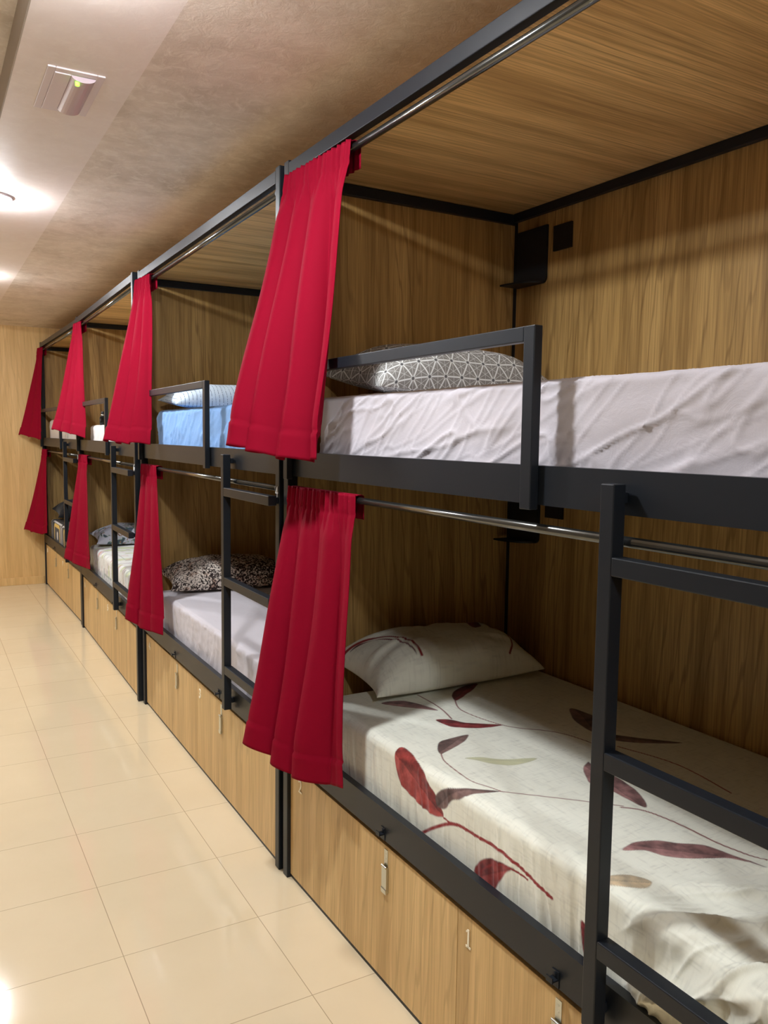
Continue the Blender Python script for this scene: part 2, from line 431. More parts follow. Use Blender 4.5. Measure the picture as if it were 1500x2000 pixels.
LADDER = {'A': 0.512, 'B': 0.460, 'C': 0.462, 'D': 0.455}
BLABEL = {
 'A': 'nearest black steel bunk bed with oak panels and lockers marked 2 and 1',
 'B': 'second bunk bed from the camera, holding the blue mattress and the leopard print pillow',
 'C': 'third bunk bed from the camera, with a thin white mattress on its upper level',
 'D': 'farthest black steel bunk bed, standing against the oak wall at the end of the room'}
NUM = {'A': ('2', '1', '2'), 'B': ('4', '3', '4'), 'C': ('6', '5', '6'), 'D': ('8', '7', '8')}
for b, (X, Y, a) in BUNKS.items():
    R = empty('bunk_bed', (X, Y, 0), -a)
    tag(R, BLABEL[b], 'bunk bed', 'bunk beds in a row along the right wall')
    def P(name, key, mat, loc=(0, 0, 0), par=None, bevel=0.0, label=None):
        o = link(name, MC[key], mat, par or R, bevel); o.location = loc
        if label: o['label'] = label
        return o
    for x in (0, DB - W):
        for s in (0, L - W): P('post', 'post', M['steel'], (x, s, 0), bevel=0.0025)
    P('top_beam', 'beam_long', M['steel'], (0, 0, 2.3037), bevel=0.002)
    P('top_beam', 'beam_back', M['steel'], (0, 0, 0), bevel=0.002)
    for s in (0, L - W): P('cross_beam', 'beam_short', M['steel'], (0, s, 2.279), bevel=0.002)
    for z in (0.425, 1.369):
        for s in (0, L - W): P('cross_beam', 'beam_short', M['steel'], (0, s, z), bevel=0.002)
        P('back_rail', 'back_rail', M['steel'], (0.0, 0, z), bevel=0.002)
        P('bed_base', 'bed_base', M['board'], (0, 0, z + .006))
    P('side_rail', 'upper_rail', M['steel']); P('side_rail', 'lower_rail', M['steel'])
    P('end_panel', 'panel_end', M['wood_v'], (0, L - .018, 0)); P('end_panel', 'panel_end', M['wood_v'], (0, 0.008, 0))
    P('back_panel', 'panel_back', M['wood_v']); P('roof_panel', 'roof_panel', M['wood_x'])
    P('guard_rail', 'guard_rail', M['steel'], bevel=0.002)
    for key in ('rod_high', 'rod_low'):
        o = P('curtain_rod', key, M['rod'])
        z = 2.277 if key == 'rod_high' else 1.316
        for s in (W, L - W - .012): P('rod_socket', 'rod_socket', M['steel'], (0, s, z), o)
    s0 = LADDER[b]
    ld = P('ladder', 'ladder_pole', M['steel'], (0, s0, 0), bevel=0.002)
    rk = 'rung' + b
    MC[rk] = MB().box((-0.040, -0.005 - s0, 0), (-0.011, 0.0, 0.0325)).box((-0.011, 0.004 - s0, 0.006), (0.0005, 0.028 - s0, 0.026)).mesh(rk)
    for z in (1.2625, 0.9205, 0.575): P('rung', rk, M['steel'], (0, 0, z), ld, 0.002)
    P('dark_gap_strip', 'dark_gap_strip', M['steel'])
    for i, (sd, sl, sn, ch) in enumerate(((1.0008, 1.330, 1.884, NUM[b][0]), (0.0365, 0.655, 0.955, NUM[b][1]))):
        d = P('locker_door', 'locker_door', M['locker'], (0, sd, 0), bevel=0.001)
        d['label'] = 'oak laminate locker front numbered ' + ch
        P('latch', 'latch', M['zinc'], (0.012, sl - sd, 0.389), d, label='zinc toggle latch')
        digit(ch, 0.062, M['cut_wood'], 'numeral', d, (0.011, sn - sd, 0.347), 'pale digit ' + ch)
        P('latch_hook', 'latch_hook', M['steel'], (0.001, sl, 0.421))
    digit(NUM[b][2], 0.052, M['white_paint'], 'numeral', R, (-0.0012, 0.0175, 1.305), 'white digit ' + NUM[b][2] + ' on post')
    for z in (2.046, 1.112): P('corner_shelf', 'corner_shelf', M['steel'], (0, 0, z))
    for z in (2.146, 1.212): P('power_socket', 'power_socket', M['black_plastic'], (0, 0, z))

# ------------------------------------------------------------------ mattresses
def rounded_bed(s0, s1, d0, d1, z0, z1, r, res_s, res_t, disp=None, color=None, name='mattress', top_round=1.0):
    """sheet-covered mattress: a profile over front, top and back swept along s, ends rounded. t=0 at the front top edge"""
    h = z1 - z0; w = d1 - d0
    arc = r * math.pi / 2
    nf = max(6, int(h / res_t)); na = max(8, int(r * 1.57 / res_t)); nt = max(8, int(w / res_t))
    prof = []
    for i in range(nf): prof.append((0.0, -h + (h - r) * i / nf, -(h) + (h - r) * i / nf, (-1, 0)))
    for i in range(na):
        a = math.pi / 2 * i / na; prof.append((r - r * math.cos(a), -r + r * math.sin(a), -r + 2 * r * i / na, (-math.cos(a), math.sin(a))))
    for i in range(nt): 
        x = r + (w - 2 * r) * i / nt; prof.append((x, 0, x, (0, 1)))
    for i in range(na):
        a = math.pi / 2 * i / na; prof.append((w - r + r * math.sin(a), -r + r * math.cos(a), w - r + r * i / na * 2, (math.sin(a), math.cos(a))))
    for i in range(5): prof.append((w, -r - (h - r) * i / 4, w + r + (h - r) * i / 4, (1, 0)))
    pd = np.array([p[0] for p in prof]); pz = np.array([p[1] for p in prof]); pt = np.array([p[2] for p in prof]); pn = np.array([p[3] for p in prof])
    ss = []; ins = []
    nr = 8
    for i in range(nr): a = math.pi / 2 * i / nr; ss.append(s0 + r - r * math.cos(a)); ins.append(r * (1 - math.sin(a)))
    ns = max(10, int((s1 - s0 - 2 * r) / res_s))
    for i in range(ns + 1): ss.append(s0 + r + (s1 - s0 - 2 * r) * i / ns); ins.append(0)
    for i in range(1, nr + 1): a = math.pi / 2 * i / nr; ss.append(s1 - r + r * math.sin(a)); ins.append(r * (1 - math.cos(a)))
    ss = np.array(ss); ins = np.array(ins)
    Sg, Tg = np.meshgrid(ss, pt, indexing='ij')
    D = np.broadcast_to(pd, Sg.shape).copy(); Z = np.broadcast_to(pz, Sg.shape).copy()
    cx = w / 2
    D = cx + (D - cx) * (1 - ins[:, None] * 2 / w * 0.9)
    Z = np.where(Z > -h + 1e-6, Z - ins[:, None] * (1 + Z / h), Z)
    ND = np.broadcast_to(pn[:, 0], Sg.shape); NZ = np.broadcast_to(pn[:, 1], Sg.shape)
    if disp is not None:
        q = disp(Sg, Tg, h, w)
        D = D + ND * q; Z = Z + NZ * q
    Pm = np.stack([d0 + D, Sg, z1 + Z], 2)
    n, m_ = Sg.shape
    ends = [list(range(m_)), [(n - 1) * m_ + i for i in range(m_)][::-1]]
    col = color(Sg, Tg, h, w) if color is not None else None
    return grid_mesh(name, Pm, col, extra_faces=ends)

def sheet_disp(seed, amp, ang=-0.75, side=1.0, top=0.35):
    def f(S_, T_, h, w):
        T2 = np.clip(T_, -h, w)
        k = np.where(T2 < 0, side, top)
        k = np.where(T2 < 0, k * np.clip((T2 + h) / 0.02 + .6, 0, 1), k)
        q = amp * folds(S_, T2, ang, 0.30, 0.045, seed, 9) + amp * .8 * folds(S_, T2, ang + .35, 0.4, 0.075, seed + 3, 8) + amp * .6 * folds(S_, T2, ang - .35, 0.22, 0.03, seed + 9, 9) + amp * .5 * folds(S_, T2, ang + .1, 0.3, 0.02, seed + 19, 8) + amp * .5 * vnoise(S_ / .16, T2 / .07, seed + 12)
        return k * (q - amp * .5)
    return f

# floral pattern of the nearest lower bed, in metres: s along the bed, t over the front edge onto the top
LEAVES = [
 ('red', [(1.342, 0.022), (1.335, -0.034), (1.305, -0.080), (1.241, -0.097), (1.169, -0.105), (1.104, -0.091), (1.122, -0.069), (1.165, -0.033), (1.203, -0.010), (1.279, 0.019)], 0),
 ('stemred', [(1.104, -0.091), (1.080, -0.091), (1.048, -0.086)], 0.0018),
 ('stemred', [(1.198, -0.173), (1.134, -0.129), (1.059, -0.089), (0.975, -0.079), (0.883, -0.074), (0.810, -0.081), (0.754, -0.091), (0.713, -0.097)], 0.0036),
 ('red', [(0.978, -0.171), (0.956, -0.135), (0.920, -0.109), (0.870, -0.098), (0.831, -0.091), (0.855, -0.111), (0.887, -0.155), (0.904, -0.185), (0.944, -0.179)], 0),
 ('stemred', [(0.964, -0.173), (0.918, -0.126), (0.855, -0.098), (0.789, -0.095)], 0.0018),
 ('brown', [(1.136, -0.072), (1.141, -0.051), (1.106, -0.019), (1.058, 0.010), (1.025, 0.046), (0.992, 0.082), (1.007, 0.032), (1.034, -0.014), (1.071, -0.036), (1.092, -0.063), (1.118, -0.075)], 0),
 ('stem', [(0.994, 0.080), (0.926, 0.151), (0.845, 0.232), (0.795, 0.281)], 0.0013),
 ('stem', [(1.258, 0.093), (1.212, 0.071), (1.157, 0.062), (1.075, 0.057), (1.026, 0.073), (0.987, 0.086)], 0.0013),
 ('brown', [(1.284, 0.099), (1.323, 0.134), (1.330, 0.170), (1.331, 0.235), (1.297, 0.198), (1.277, 0.158), (1.258, 0.109), (1.250, 0.087)], 0),
 ('dred', [(1.475, 0.221), (1.460, 0.260), (1.417, 0.285), (1.388, 0.320), (1.346, 0.372), (1.358, 0.297), (1.386, 0.253), (1.413, 0.228)], 0),
 ('stem', [(1.626, 0.396), (1.533, 0.346), (1.455, 0.344), (1.365, 0.364), (1.311, 0.391), (1.227, 0.470), (1.114, 0.499), (0.976, 0.491)], 0.0017),
 ('dred', [(1.634, 0.392), (1.678, 0.433), (1.708, 0.496), (1.707, 0.547), (1.659, 0.492), (1.620, 0.428), (1.593, 0.381)], 0),
 ('mauve', [(1.685, 0.155), (1.679, 0.219), (1.633, 0.253), (1.544, 0.277), (1.579, 0.240), (1.635, 0.187)], 0),
 ('stem', [(1.699, 0.302), (1.597, 0.299), (1.527, 0.288), (1.460, 0.269)], 0.0020),
 ('green', [(1.196, 0.128), (1.183, 0.167), (1.144, 0.209), (1.106, 0.294), (1.097, 0.220), (1.132, 0.169), (1.170, 0.147)], 0),
 ('mauve', [(0.993, 0.350), (1.025, 0.394), (0.995, 0.387), (0.908, 0.388), (0.827, 0.367), (0.765, 0.323), (0.802, 0.316), (0.860, 0.319), (0.917, 0.305), (0.953, 0.320)], 0),
 ('stem', [(0.793, 0.272), (0.754, 0.306), (0.678, 0.322), (0.576, 0.325), (0.477, 0.344)], 0.0022),
 ('mauve', [(0.651, 0.128), (0.663, 0.167), (0.647, 0.219), (0.617, 0.250), (0.581, 0.294), (0.531, 0.307), (0.459, 0.319), (0.521, 0.293), (0.556, 0.229), (0.591, 0.186), (0.629, 0.167)], 0),
 ('tan', [(0.598, -0.004), (0.591, 0.039), (0.573, 0.070), (0.539, 0.087), (0.527, 0.064), (0.544, 0.034), (0.566, 0.013)], 0),
 ('brown', [(1.362, 0.646), (1.325, 0.665), (1.239, 0.653), (1.174, 0.568), (1.275, 0.586)], 0),
 ('brown', [(1.145, 0.589), (1.077, 0.649), (0.997, 0.723), (1.052, 0.621), (1.106, 0.569)], 0),
 ('stemred', [(1.064, 0.544), (0.901, 0.587), (0.721, 0.561)], 0.0018),
 ('dred', [(0.629, -0.103), (0.618, -0.101), (0.608, -0.131), (0.612, -0.167), (0.620, -0.149)], 0)]
LCOL = {'red': (0.40, 0.055, 0.045), 'stemred': (0.30, 0.03, 0.028), 'brown': (0.20, 0.115, 0.10), 'stem': (0.28, 0.12, 0.10), 'dred': (0.24, 0.018, 0.022),
        'mauve': (0.36, 0.175, 0.165), 'green': (0.56, 0.56, 0.30), 'tan': (0.58, 0.40, 0.20)}
CREAM = (0.93, 0.93, 0.80)
def inpoly(x, y, poly):
    ins = np.zeros(x.shape, bool); n = len(poly)
    for i in range(n):
        x0, y0 = poly[i]; x1, y1 = poly[(i + 1) % n]
        if y0 == y1: continue
        c = ((y0 > y) != (y1 > y)) & (x < (x1 - x0) * (y - y0) / (y1 - y0) + x0)
        ins ^= c
    return ins
def segd(x, y, poly, closed=False):
    d = np.full(x.shape, 9.0)
    for i in range(len(poly) - (0 if closed else 1)):
        x0, y0 = poly[i]; x1, y1 = poly[(i + 1) % len(poly)]
        dx, dy = x1 - x0, y1 - y0
        k = np.clip(((x - x0) * dx + (y - y0) * dy) / (dx * dx + dy * dy + 1e-12), 0, 1)
        d = np.minimum(d, np.hypot(x - x0 - k * dx, y - y0 - k * dy))
    return d
def smooth_poly(p, closed):
    """Catmull-Rom refine"""
    out = []; n = len(p)
    rng = range(n) if closed else range(n - 1)
    for i in rng:
        g = (lambda k: p[k % n]) if closed else (lambda k: p[max(0, min(n - 1, k))])
        a, b_, c, d = g(i - 1), g(i), g(i + 1), g(i + 2)
        for k in range(5):
            t_ = k / 5
            out.append(tuple(0.5 * (2 * b_[j] + (c[j] - a[j]) * t_ + (2 * a[j] - 5 * b_[j] + 4 * c[j] - d[j]) * t_ ** 2 + (-a[j] + 3 * b_[j] - 3 * c[j] + d[j]) * t_ ** 3) for j in (0, 1)))
    if not closed: out.append(p[-1])
    return out
def floral(S_, T_, h=None, w=None, leaves=LEAVES):
    c = np.empty(S_.shape + (3,)); c[:] = CREAM
    # slubby crosshatch weave
    wv = vnoise(S_ / .030, T_ / .0035, 5) ** 5 * .5 + vnoise(S_ / .0035, T_ / .022, 6) ** 6 * .6 + vnoise(S_ / .06, T_ / .05, 8) * .12
    c *= (1 - 0.27 * np.clip(wv, 0, 1))[..., None]
    for kind, pts, wd in leaves:
        xs = [p[0] for p in pts]; ys = [p[1] for p in pts]
        sel = (S_ > min(xs) - .03) & (S_ < max(xs) + .03) & (T_ > min(ys) - .03) & (T_ < max(ys) + .03)
        if not sel.any(): continue
        x = S_[sel]; y = T_[sel]
        base = np.array(LCOL[kind])
        if wd:
            p = smooth_poly(pts, False); d = segd(x, y, p)
            al = np.clip((wd + .0012 - d) / .0014, 0, 1); col = np.broadcast_to(base, x.shape + (3,))
        else:
            p = smooth_poly(pts, True); wob = (vnoise(x / .03, y / .03, 11) - .5) * .003; xo, yo = x, y; x = x + wob; y = y - wob
            dd = segd(x, y, p, True); ins = inpoly(x, y, p)
            al = np.clip(.5 + np.where(ins, dd, -dd) / .0028, 0, 1) * (0.8 if kind in ('green', 'tan') else 1.0)
            cxy = np.array(pts); cen = cxy.mean(0); u_, s_, vt = np.linalg.svd(cxy - cen); ax = vt[0]
            across = np.abs((x - cen[0]) * -ax[1] + (y - cen[1]) * ax[0])
            vein = np.clip(1 - across / .0022, 0, 1)
            mott = vnoise(x / .02, y / .02, 21) * .7 + vnoise(x / .006, y / .006, 22) * .3
            side = ((x - cen[0]) * -ax[1] + (y - cen[1]) * ax[0]) > 0
            light = np.clip(.55 + .9 * (mott - .35) + np.where(side, .25, -.05), 0.25, 1.6)
            edge = np.clip(1 - dd / .0025, 0, 1)
            lt = base * light[:, None] + np.array((.10, .07, .06)) * np.clip(light - .9, 0, 1)[:, None]
            if kind in ('green',): lt = base * np.ones_like(light)[:, None]
            col = lt * (1 - .45 * np.maximum(vein, edge))[:, None]
        c[sel] = c[sel] * (1 - al[:, None]) + col * al[:, None]
    return c
# repeat of the print for the parts outside the measured leaves
def floral_bed(S_, T_, h, w):
    return floral(S_, T_)

def disp_A_low(S_, T_, h, w):
    q = 0.0016 * folds(S_, T_, 1.35, 0.25, 0.03, 4, 2) * np.where(T_ < 0, 2.2, 0.25)
    # gathered hem on the front side
    q = q + np.where(T_ < -.02, 0.0035 * folds(S_, T_, 1.5, 0.5, 0.018, 14, 1.5) * np.clip((-T_ - .02) / .1, 0, 1), 0)
    # rucked-up near part of the sheet
    ru = np.clip((0.56 - S_) / 0.16, 0, 1); ru = ru * ru * (3 - 2 * ru)
    fr = np.clip(1 - (T_ - .15) / .45, 0, 1)
    q = q + ru * fr * (0.040 * folds(S_, T_, -0.35, 0.5, 0.12, 31, 1.8) + 0.020 * folds(S_, T_, -0.75, 0.3, 0.055, 35, 2.2) + 0.006 * folds(S_, T_, -1.1, 0.2, 0.022, 37, 2) - .014)
    q = q + 0.010 * np.clip((S_ - .3) / 1.2, 0, 1) * np.where(T_ > 0, 1, 0) * 0
    return q

MATS = []
def mattress(b, me, mat, label):
    X, Y, a = BUNKS[b]
    o = link('mattress', me, mat); o.location = (X, Y, 0); o.rotation_euler = (0, 0, -a)
    tag(o, label, 'mattress', 'single mattresses on the bunks'); return o
ZU, ZL = 1.394, 0.4495
mattress('A', rounded_bed(0.05, 1.83, 0.040, 0.90, ZL, 0.660, 0.028, 0.0026, 0.0026, disp_A_low, floral_bed), M['pattern_flat'], 'cream mattress cover printed with red and mauve leaves, on the nearest lower bunk')
mattress('A', rounded_bed(0.05, 1.83, 0.045, 0.90, ZU, 1.612, 0.016, 0.005, 0.005, sheet_disp(3, .0055, -0.45)), M['white_sheet'], 'wrinkled pale lilac sheeted mattress behind the guard rail of the nearest upper bunk')
mattress('B', rounded_bed(0.05, 1.80, 0.045, 0.90, ZU, 1.614, 0.025, 0.01, 0.01, sheet_disp(13, .006)), M['blue_sheet'], 'light blue sheeted mattress on an upper bunk')
mattress('B', rounded_bed(0.05, 1.83, 0.040, 0.90, ZL, 0.660, 0.022, 0.012, 0.012, sheet_disp(17, .006, 1.2, 1.0, .15)), M['lilac_sheet'], 'plain pale grey mattress under the leopard print pillow')
mattress('C', rounded_bed(0.05, 1.72, 0.045, 0.90, ZU, 1.548, 0.025, 0.015, 0.015, sheet_disp(23, .004)), M['plain_white'], 'thin plain white mattress with a small dark bottle on it')
def pale_print(S_, T_, h, w):
    c = np.empty(S_.shape + (3,)); c[:] = (0.78, 0.78, 0.74)
    n = vnoise(S_ / .05, T_ / .09, 40); n2 = vnoise(S_ / .035, T_ / .05, 41); n3 = vnoise(S_ / .02, T_ / .12, 42)
    c[n > .72] = (0.62, 0.66, 0.42); c[(n2 > .80)] = (0.55, 0.50, 0.50); c[n3 > .86] = (0.60, 0.35, 0.33)
    # rounded rectangular outline motif
    for cs in (0.36, 1.1):
        dx = np.abs(S_ - cs) - .13; dy = np.abs(T_ + .02) - .10
        d = np.hypot(np.maximum(dx, 0), np.maximum(dy, 0)) + np.minimum(np.maximum(dx, dy), 0)
        c[np.abs(d - .01) < .006] = (0.45, 0.50, 0.44)
    return c
mattress('C', rounded_bed(0.05, 1.83, 0.040, 0.90, ZL, 0.660, 0.03, 0.008, 0.008, sheet_disp(27, .004), pale_print), M['pattern_cloth'], 'white mattress with faint green and grey print, third lower bunk from the camera')
mattress('D', rounded_bed(0.05, 1.80, 0.045, 0.90, ZU, 1.611, 0.03, 0.02, 0.02, sheet_disp(33, .003)), M['cream_sheet'], 'cream sheeted mattress on the farthest upper bunk')
def dark_print(S_, T_, h, w):
    c = np.empty(S_.shape + (3,)); c[:] = (0.022, 0.015, 0.012)
    u = np.mod(S_ - 0.13, 0.55)
    def rr(cx, cy, hx, hy, r):
        dx = np.abs(u - cx) - hx; dy = np.abs(T_ - cy) - hy
        return np.hypot(np.maximum(dx, 0), np.maximum(dy, 0)) + np.minimum(np.maximum(dx, dy), 0) - r
    d1 = rr(0.25, -.09, .22, .08, .02); c[np.abs(d1) < .012] = (0.75, 0.73, 0.70)
    d2 = rr(0.22, -.12, .12, .06, .03); c[np.abs(d2) < .018] = (0.80, 0.55, 0.10)
    d3 = rr(0.20, -.12, .02, .02, .015); c[d3 < 0] = (0.75, 0.73, 0.70)
    return c
mattress('D', rounded_bed(0.05, 1.83, 0.040, 0.90, ZL, 0.660, 0.03, 0.008, 0.008, None, dark_print), M['pattern_flat'], 'dark mattress with yellow and white shapes, on the farthest lower bunk')

# ------------------------------------------------------------------ pillows
def pillow_mesh(name, a, b_, T, n=70, seed=0, wr=0.006, color=None, flare=0.10, sag=0.0):
    """a,b_: half sizes; grid of two skins"""
    u = np.sin(np.linspace(-math.pi / 2, math.pi / 2, n)); U, V = np.meshgrid(u, u, indexing='ij')
    prof = np.clip((1 - np.abs(U) ** 3.0) * (1 - np.abs(V) ** 3.2), 0, 1) ** 0.46
    ex = 1 - 0.10 * (1 - np.abs(V) ** 2) * np.abs(U) ** 2 * 0 + flare * (np.abs(U) * np.abs(V)) ** 3
    X_ = a * U * (1 - 0.06 * (1 - V ** 2) * np.abs(U) ** 3) * (1 + flare * .4 * (np.abs(U * V)) ** 4)
    Y_ = b_ * V * (1 - 0.06 * (1 - U ** 2) * np.abs(V) ** 3) * (1 + flare * .4 * (np.abs(U * V)) ** 4)
    ang = np.arctan2(V, U); rad = np.hypot(U, V)
    wk = (vnoise(ang * 5 + 9, rad * 1.5, seed) - .5) * np.clip(rad - .35, 0, 1) * 2.2 + (vnoise(X_ / .07, Y_ / .07, seed + 1) - .5) * .8
    top = T * prof + wr * wk * prof ** .5 * 2
    bot = -T * .30 * prof
    top = top - sag * (1 - prof) 
    Pt = np.stack([X_, Y_, top], 2); Pb = np.stack([X_, Y_, bot], 2)
    me = bpy.data.meshes.new(name); N = n * n
    idx = np.arange(N).reshape(n, n)
    q = np.stack([idx[:-1, :-1].ravel(), idx[1:, :-1].ravel(), idx[1:, 1:].ravel(), idx[:-1, 1:].ravel()], 1)
    me.from_pydata(np.concatenate([Pt.reshape(-1, 3), Pb.reshape(-1, 3)]).tolist(), [], q.tolist() + (q[:, ::-1] + N).tolist())
    if color is not None:
        at = me.color_attributes.new('pattern', 'FLOAT_COLOR', 'POINT'); c4 = np.ones((2 * N, 4), np.float32)
        c4[:N, :3] = color(X_, Y_, 1).reshape(-1, 3); c4[N:, :3] = color(X_, Y_, -1).reshape(-1, 3); at.data.foreach_set('color', c4.ravel())
    dU = np.linalg.norm(np.diff(Pt, axis=0), axis=2); dV = np.linalg.norm(np.diff(Pt, axis=1), axis=2)
    aU = np.concatenate([np.zeros((1, n)), np.cumsum(dU, 0)]); aU = aU - aU[n // 2][None, :]
    aV = np.concatenate([np.zeros((n, 1)), np.cumsum(dV, 1)], 1); aV = aV - aV[:, n // 2][:, None]
    uvl = me.uv_layers.new(name='cloth'); vi = np.zeros(len(me.loops), np.int32); me.loops.foreach_get('vertex_index', vi)
    uvv = np.stack([aU.ravel(), aV.ravel()], 1)[vi % N]; uvl.data.foreach_set('uv', uvv.astype(np.float32).ravel())
    bm = bmesh.new(); bm.from_mesh(me); bmesh.ops.remove_doubles(bm, verts=bm.verts, dist=1e-5); bmesh.ops.recalc_face_normals(bm, faces=bm.faces); bm.to_mesh(me); bm.free()
    me.shade_smooth(); return me
def pillow(b, me, mat, c, rot, label, cat='pillow'):
    o = link('pillow', me, mat)
    o.location = toworld(b, c)
    a = BUNKS[b][2]
    o.rotation_mode = 'XYZ'; o.rotation_euler = (rot[0], rot[1], rot[2] - a)
    tag(o, label, cat, 'pillows at the head ends of the bunks'); return o

def pc_floral(X_, Y_, sd):
    c = floral(X_ + 5, Y_ + 5, leaves=[])
    lv = [('dred', [(4.70, 5.10), (4.75, 5.07), (4.80, 5.02), (4.83, 4.95), (4.835, 4.89), (4.82, 4.96), (4.785, 5.03), (4.74, 5.085)], 0),
          ('stemred', [(4.68, 5.12), (4.76, 5.08), (4.82, 5.02), (4.85, 4.95), (4.85, 4.89)], .004),
          ('dred', [(5.14, 5.00), (5.19, 5.03), (5.20, 5.08), (5.15, 5.07)], 0),
          ('stemred', [(5.20, 5.02), (5.24, 4.96), (5.23, 4.90), (5.20, 4.87)], .0025)]
    cc = floral(X_ + 5, Y_ + 5, leaves=lv); return cc
def cloth_nodes(name):
    t = NT(name); t.set(Roughness=0.85); t.b.inputs['Specular IOR Level'].default_value = 0.25
    w1 = t.noise(t.mapping((1, 1, 1)), 14.0, 5, 0.62, 1.2); t.bump(w1, 0.08, 0.02)
    uv = t.n('ShaderNodeUVMap', uv_map='cloth'); sx = t.n('ShaderNodeSeparateXYZ'); t.l(uv.outputs[0], sx.inputs[0])
    return t, sx.outputs[0], sx.outputs[1]
def line_family(t, x, y, th, pitch):
    q = t.math('DIVIDE', t.math('ADD', t.math('MULTIPLY', x, math.sin(th)), t.math('MULTIPLY', y, math.cos(th))), pitch)
    return t.math('MULTIPLY', t.math('ABSOLUTE', t.math('SUBTRACT', q, t.math('ROUND', q))), pitch)
def step(t, d, w, soft=.0006):
    return t.math('MINIMUM', t.math('MAXIMUM', t.math('DIVIDE', t.math('SUBTRACT', w, d), soft), 0.0), 1.0)
# grey star-line print
t, x, y = cloth_nodes('grey_star_print')
p = 0.060
d3 = [line_family(t, x, y, k * math.pi / 3, p * math.sqrt(3) / 2) for k in range(3)]
e3 = [line_family(t, x, y, k * math.pi / 3 + math.pi / 6, p / 2) for k in range(3)]
dmin = t.math('MINIMUM', t.math('MINIMUM', d3[0], d3[1]), d3[2]); emin = t.math('MINIMUM', t.math('MINIMUM', e3[0], e3[1]), e3[2])
dmax = t.math('MAXIMUM', t.math('MAXIMUM', d3[0], d3[1]), d3[2])
col = t.mix(step(t, dmin, .0026), (0.27, 0.26, 0.24), (0.80, 0.82, 0.80))
col = t.mix(step(t, emin, .0009), col, (0.70, 0.71, 0.69))
col = t.mix(step(t, dmax, .0068), col, (0.62, 0.63, 0.62)); col = t.mix(step(t, dmax, .0050), col, (0.12, 0.12, 0.12))
t.set(Base_Color=col); M['stars'] = t.m
# speckled leopard print
t, x, y = cloth_nodes('leopard_print')
v = t.mapping((1, 1, 1)); n1 = t.noise(v, 95.0, 3, 0.6, 0.6); n2 = t.noise(v, 6.0, 2)
th = t.math('ADD', t.math('MULTIPLY', n2, 0.35), 0.30)
msk = t.math('MINIMUM', t.math('MAXIMUM', t.math('MULTIPLY', t.math('SUBTRACT', n1, th), 14.0), 0.0), 1.0)
rust = t.ramp(t.noise(v, 20.0, 2), [(0.55, (0.80, 0.71, 0.62)), (0.62, (0.52, 0.36, 0.28))])
t.set(Base_Color=t.mix(msk, (0.035, 0.022, 0.020), rust)); M['leopard'] = t.m
# blue broken stripes
t, x, y = cloth_nodes('broken_stripe_print')
wob = t.math('MULTIPLY', t.noise(t.mapping((1, 1, 1)), 12.0, 2), .012)
l1 = step(t, line_family(t, t.math('ADD', x, wob), y, math.pi / 2, .020), .0016)
l2 = step(t, line_family(t, t.math('ADD', x, wob), y, math.pi / 2, .047), .0008)
br_ = t.ramp(t.noise(t.mapping((40, 160, 160)), 1.0, 2), [(0.42, (0, 0, 0)), (0.46, (1, 1, 1))])
col = t.mix(t.math('MULTIPLY', l1, br_), (0.62, 0.72, 0.82), (0.10, 0.16, 0.24)); col = t.mix(l2, col, (0.28, 0.40, 0.55))
t.set(Base_Color=col); M['stripes'] = t.m
# blue-grey mottled print
t, x, y = cloth_nodes('mottled_print')
v = t.mapping((1, 1, 1)); n1 = t.noise(v, 17.0, 2, 0.5, 1.0); n2 = t.noise(v, 23.0, 2, 0.5, 1.5)
col = t.ramp(n1, [(0.0, (0.62, 0.64, 0.74)), (0.56, (0.58, 0.60, 0.70)), (0.59, (0.22, 0.34, 0.22)), (0.63, (0.08, 0.11, 0.15)), (1.0, (0.05, 0.07, 0.10))])
t.set(Base_Color=t.mix(t.ramp(n2, [(0.62, (0, 0, 0)), (0.65, (1, 1, 1))]), col, (0.32, 0.19, 0.13))); M['mottled'] = t.m

def R_(*a): return tuple(math.radians(x) for x in a)
pillow('A', pillow_mesh('pillow_floral', 0.325, 0.155, 0.125, 190, 2, .007, pc_floral), M['pattern_cloth'], (0.50, 1.812, 0.712), R_(7, 0, 0), 'cream pillow with a dark red leaf print, lying on the leaf printed mattress')
pillow('A', pillow_mesh('pillow_star', 0.34, 0.175, 0.125, 90, 8, .006), M['stars'], (0.46, 1.745, 1.662), R_(8, 0, 0), 'grey pillow with white star lines and dark dots, behind the nearest guard rail')
pillow('B', pillow_mesh('pillow_stripe', 0.34, 0.17, 0.10, 130, 12, .004), M['stripes'], (0.42, 1.70, 1.655), R_(5, 0, 0), 'pale blue pillow with dark broken stripes, on the light blue mattress')
pillow('B', pillow_mesh('pillow_leopard', 0.33, 0.165, 0.115, 150, 15, .006), M['leopard'], (0.42, 1.79, 0.708), R_(7, 0, -4), 'dark brown and cream speckled leopard print pillow on the pale grey mattress')
pillow('C', pillow_mesh('pillow_marble', 0.33, 0.165, 0.10, 90, 19, .006), M['mottled'], (0.40, 1.80, 0.706), R_(7, 0, 0), 'blue-grey and white mottled pillow on the faintly printed white mattress')
pillow('D', pillow_mesh('pillow_dark', 0.30, 0.18, 0.12, 50, 25, .006), M['dark_cloth'], (0.36, 1.62, 0.735), R_(8, 0, 0), 'black pillow on the dark mattress of the farthest lower bunk')

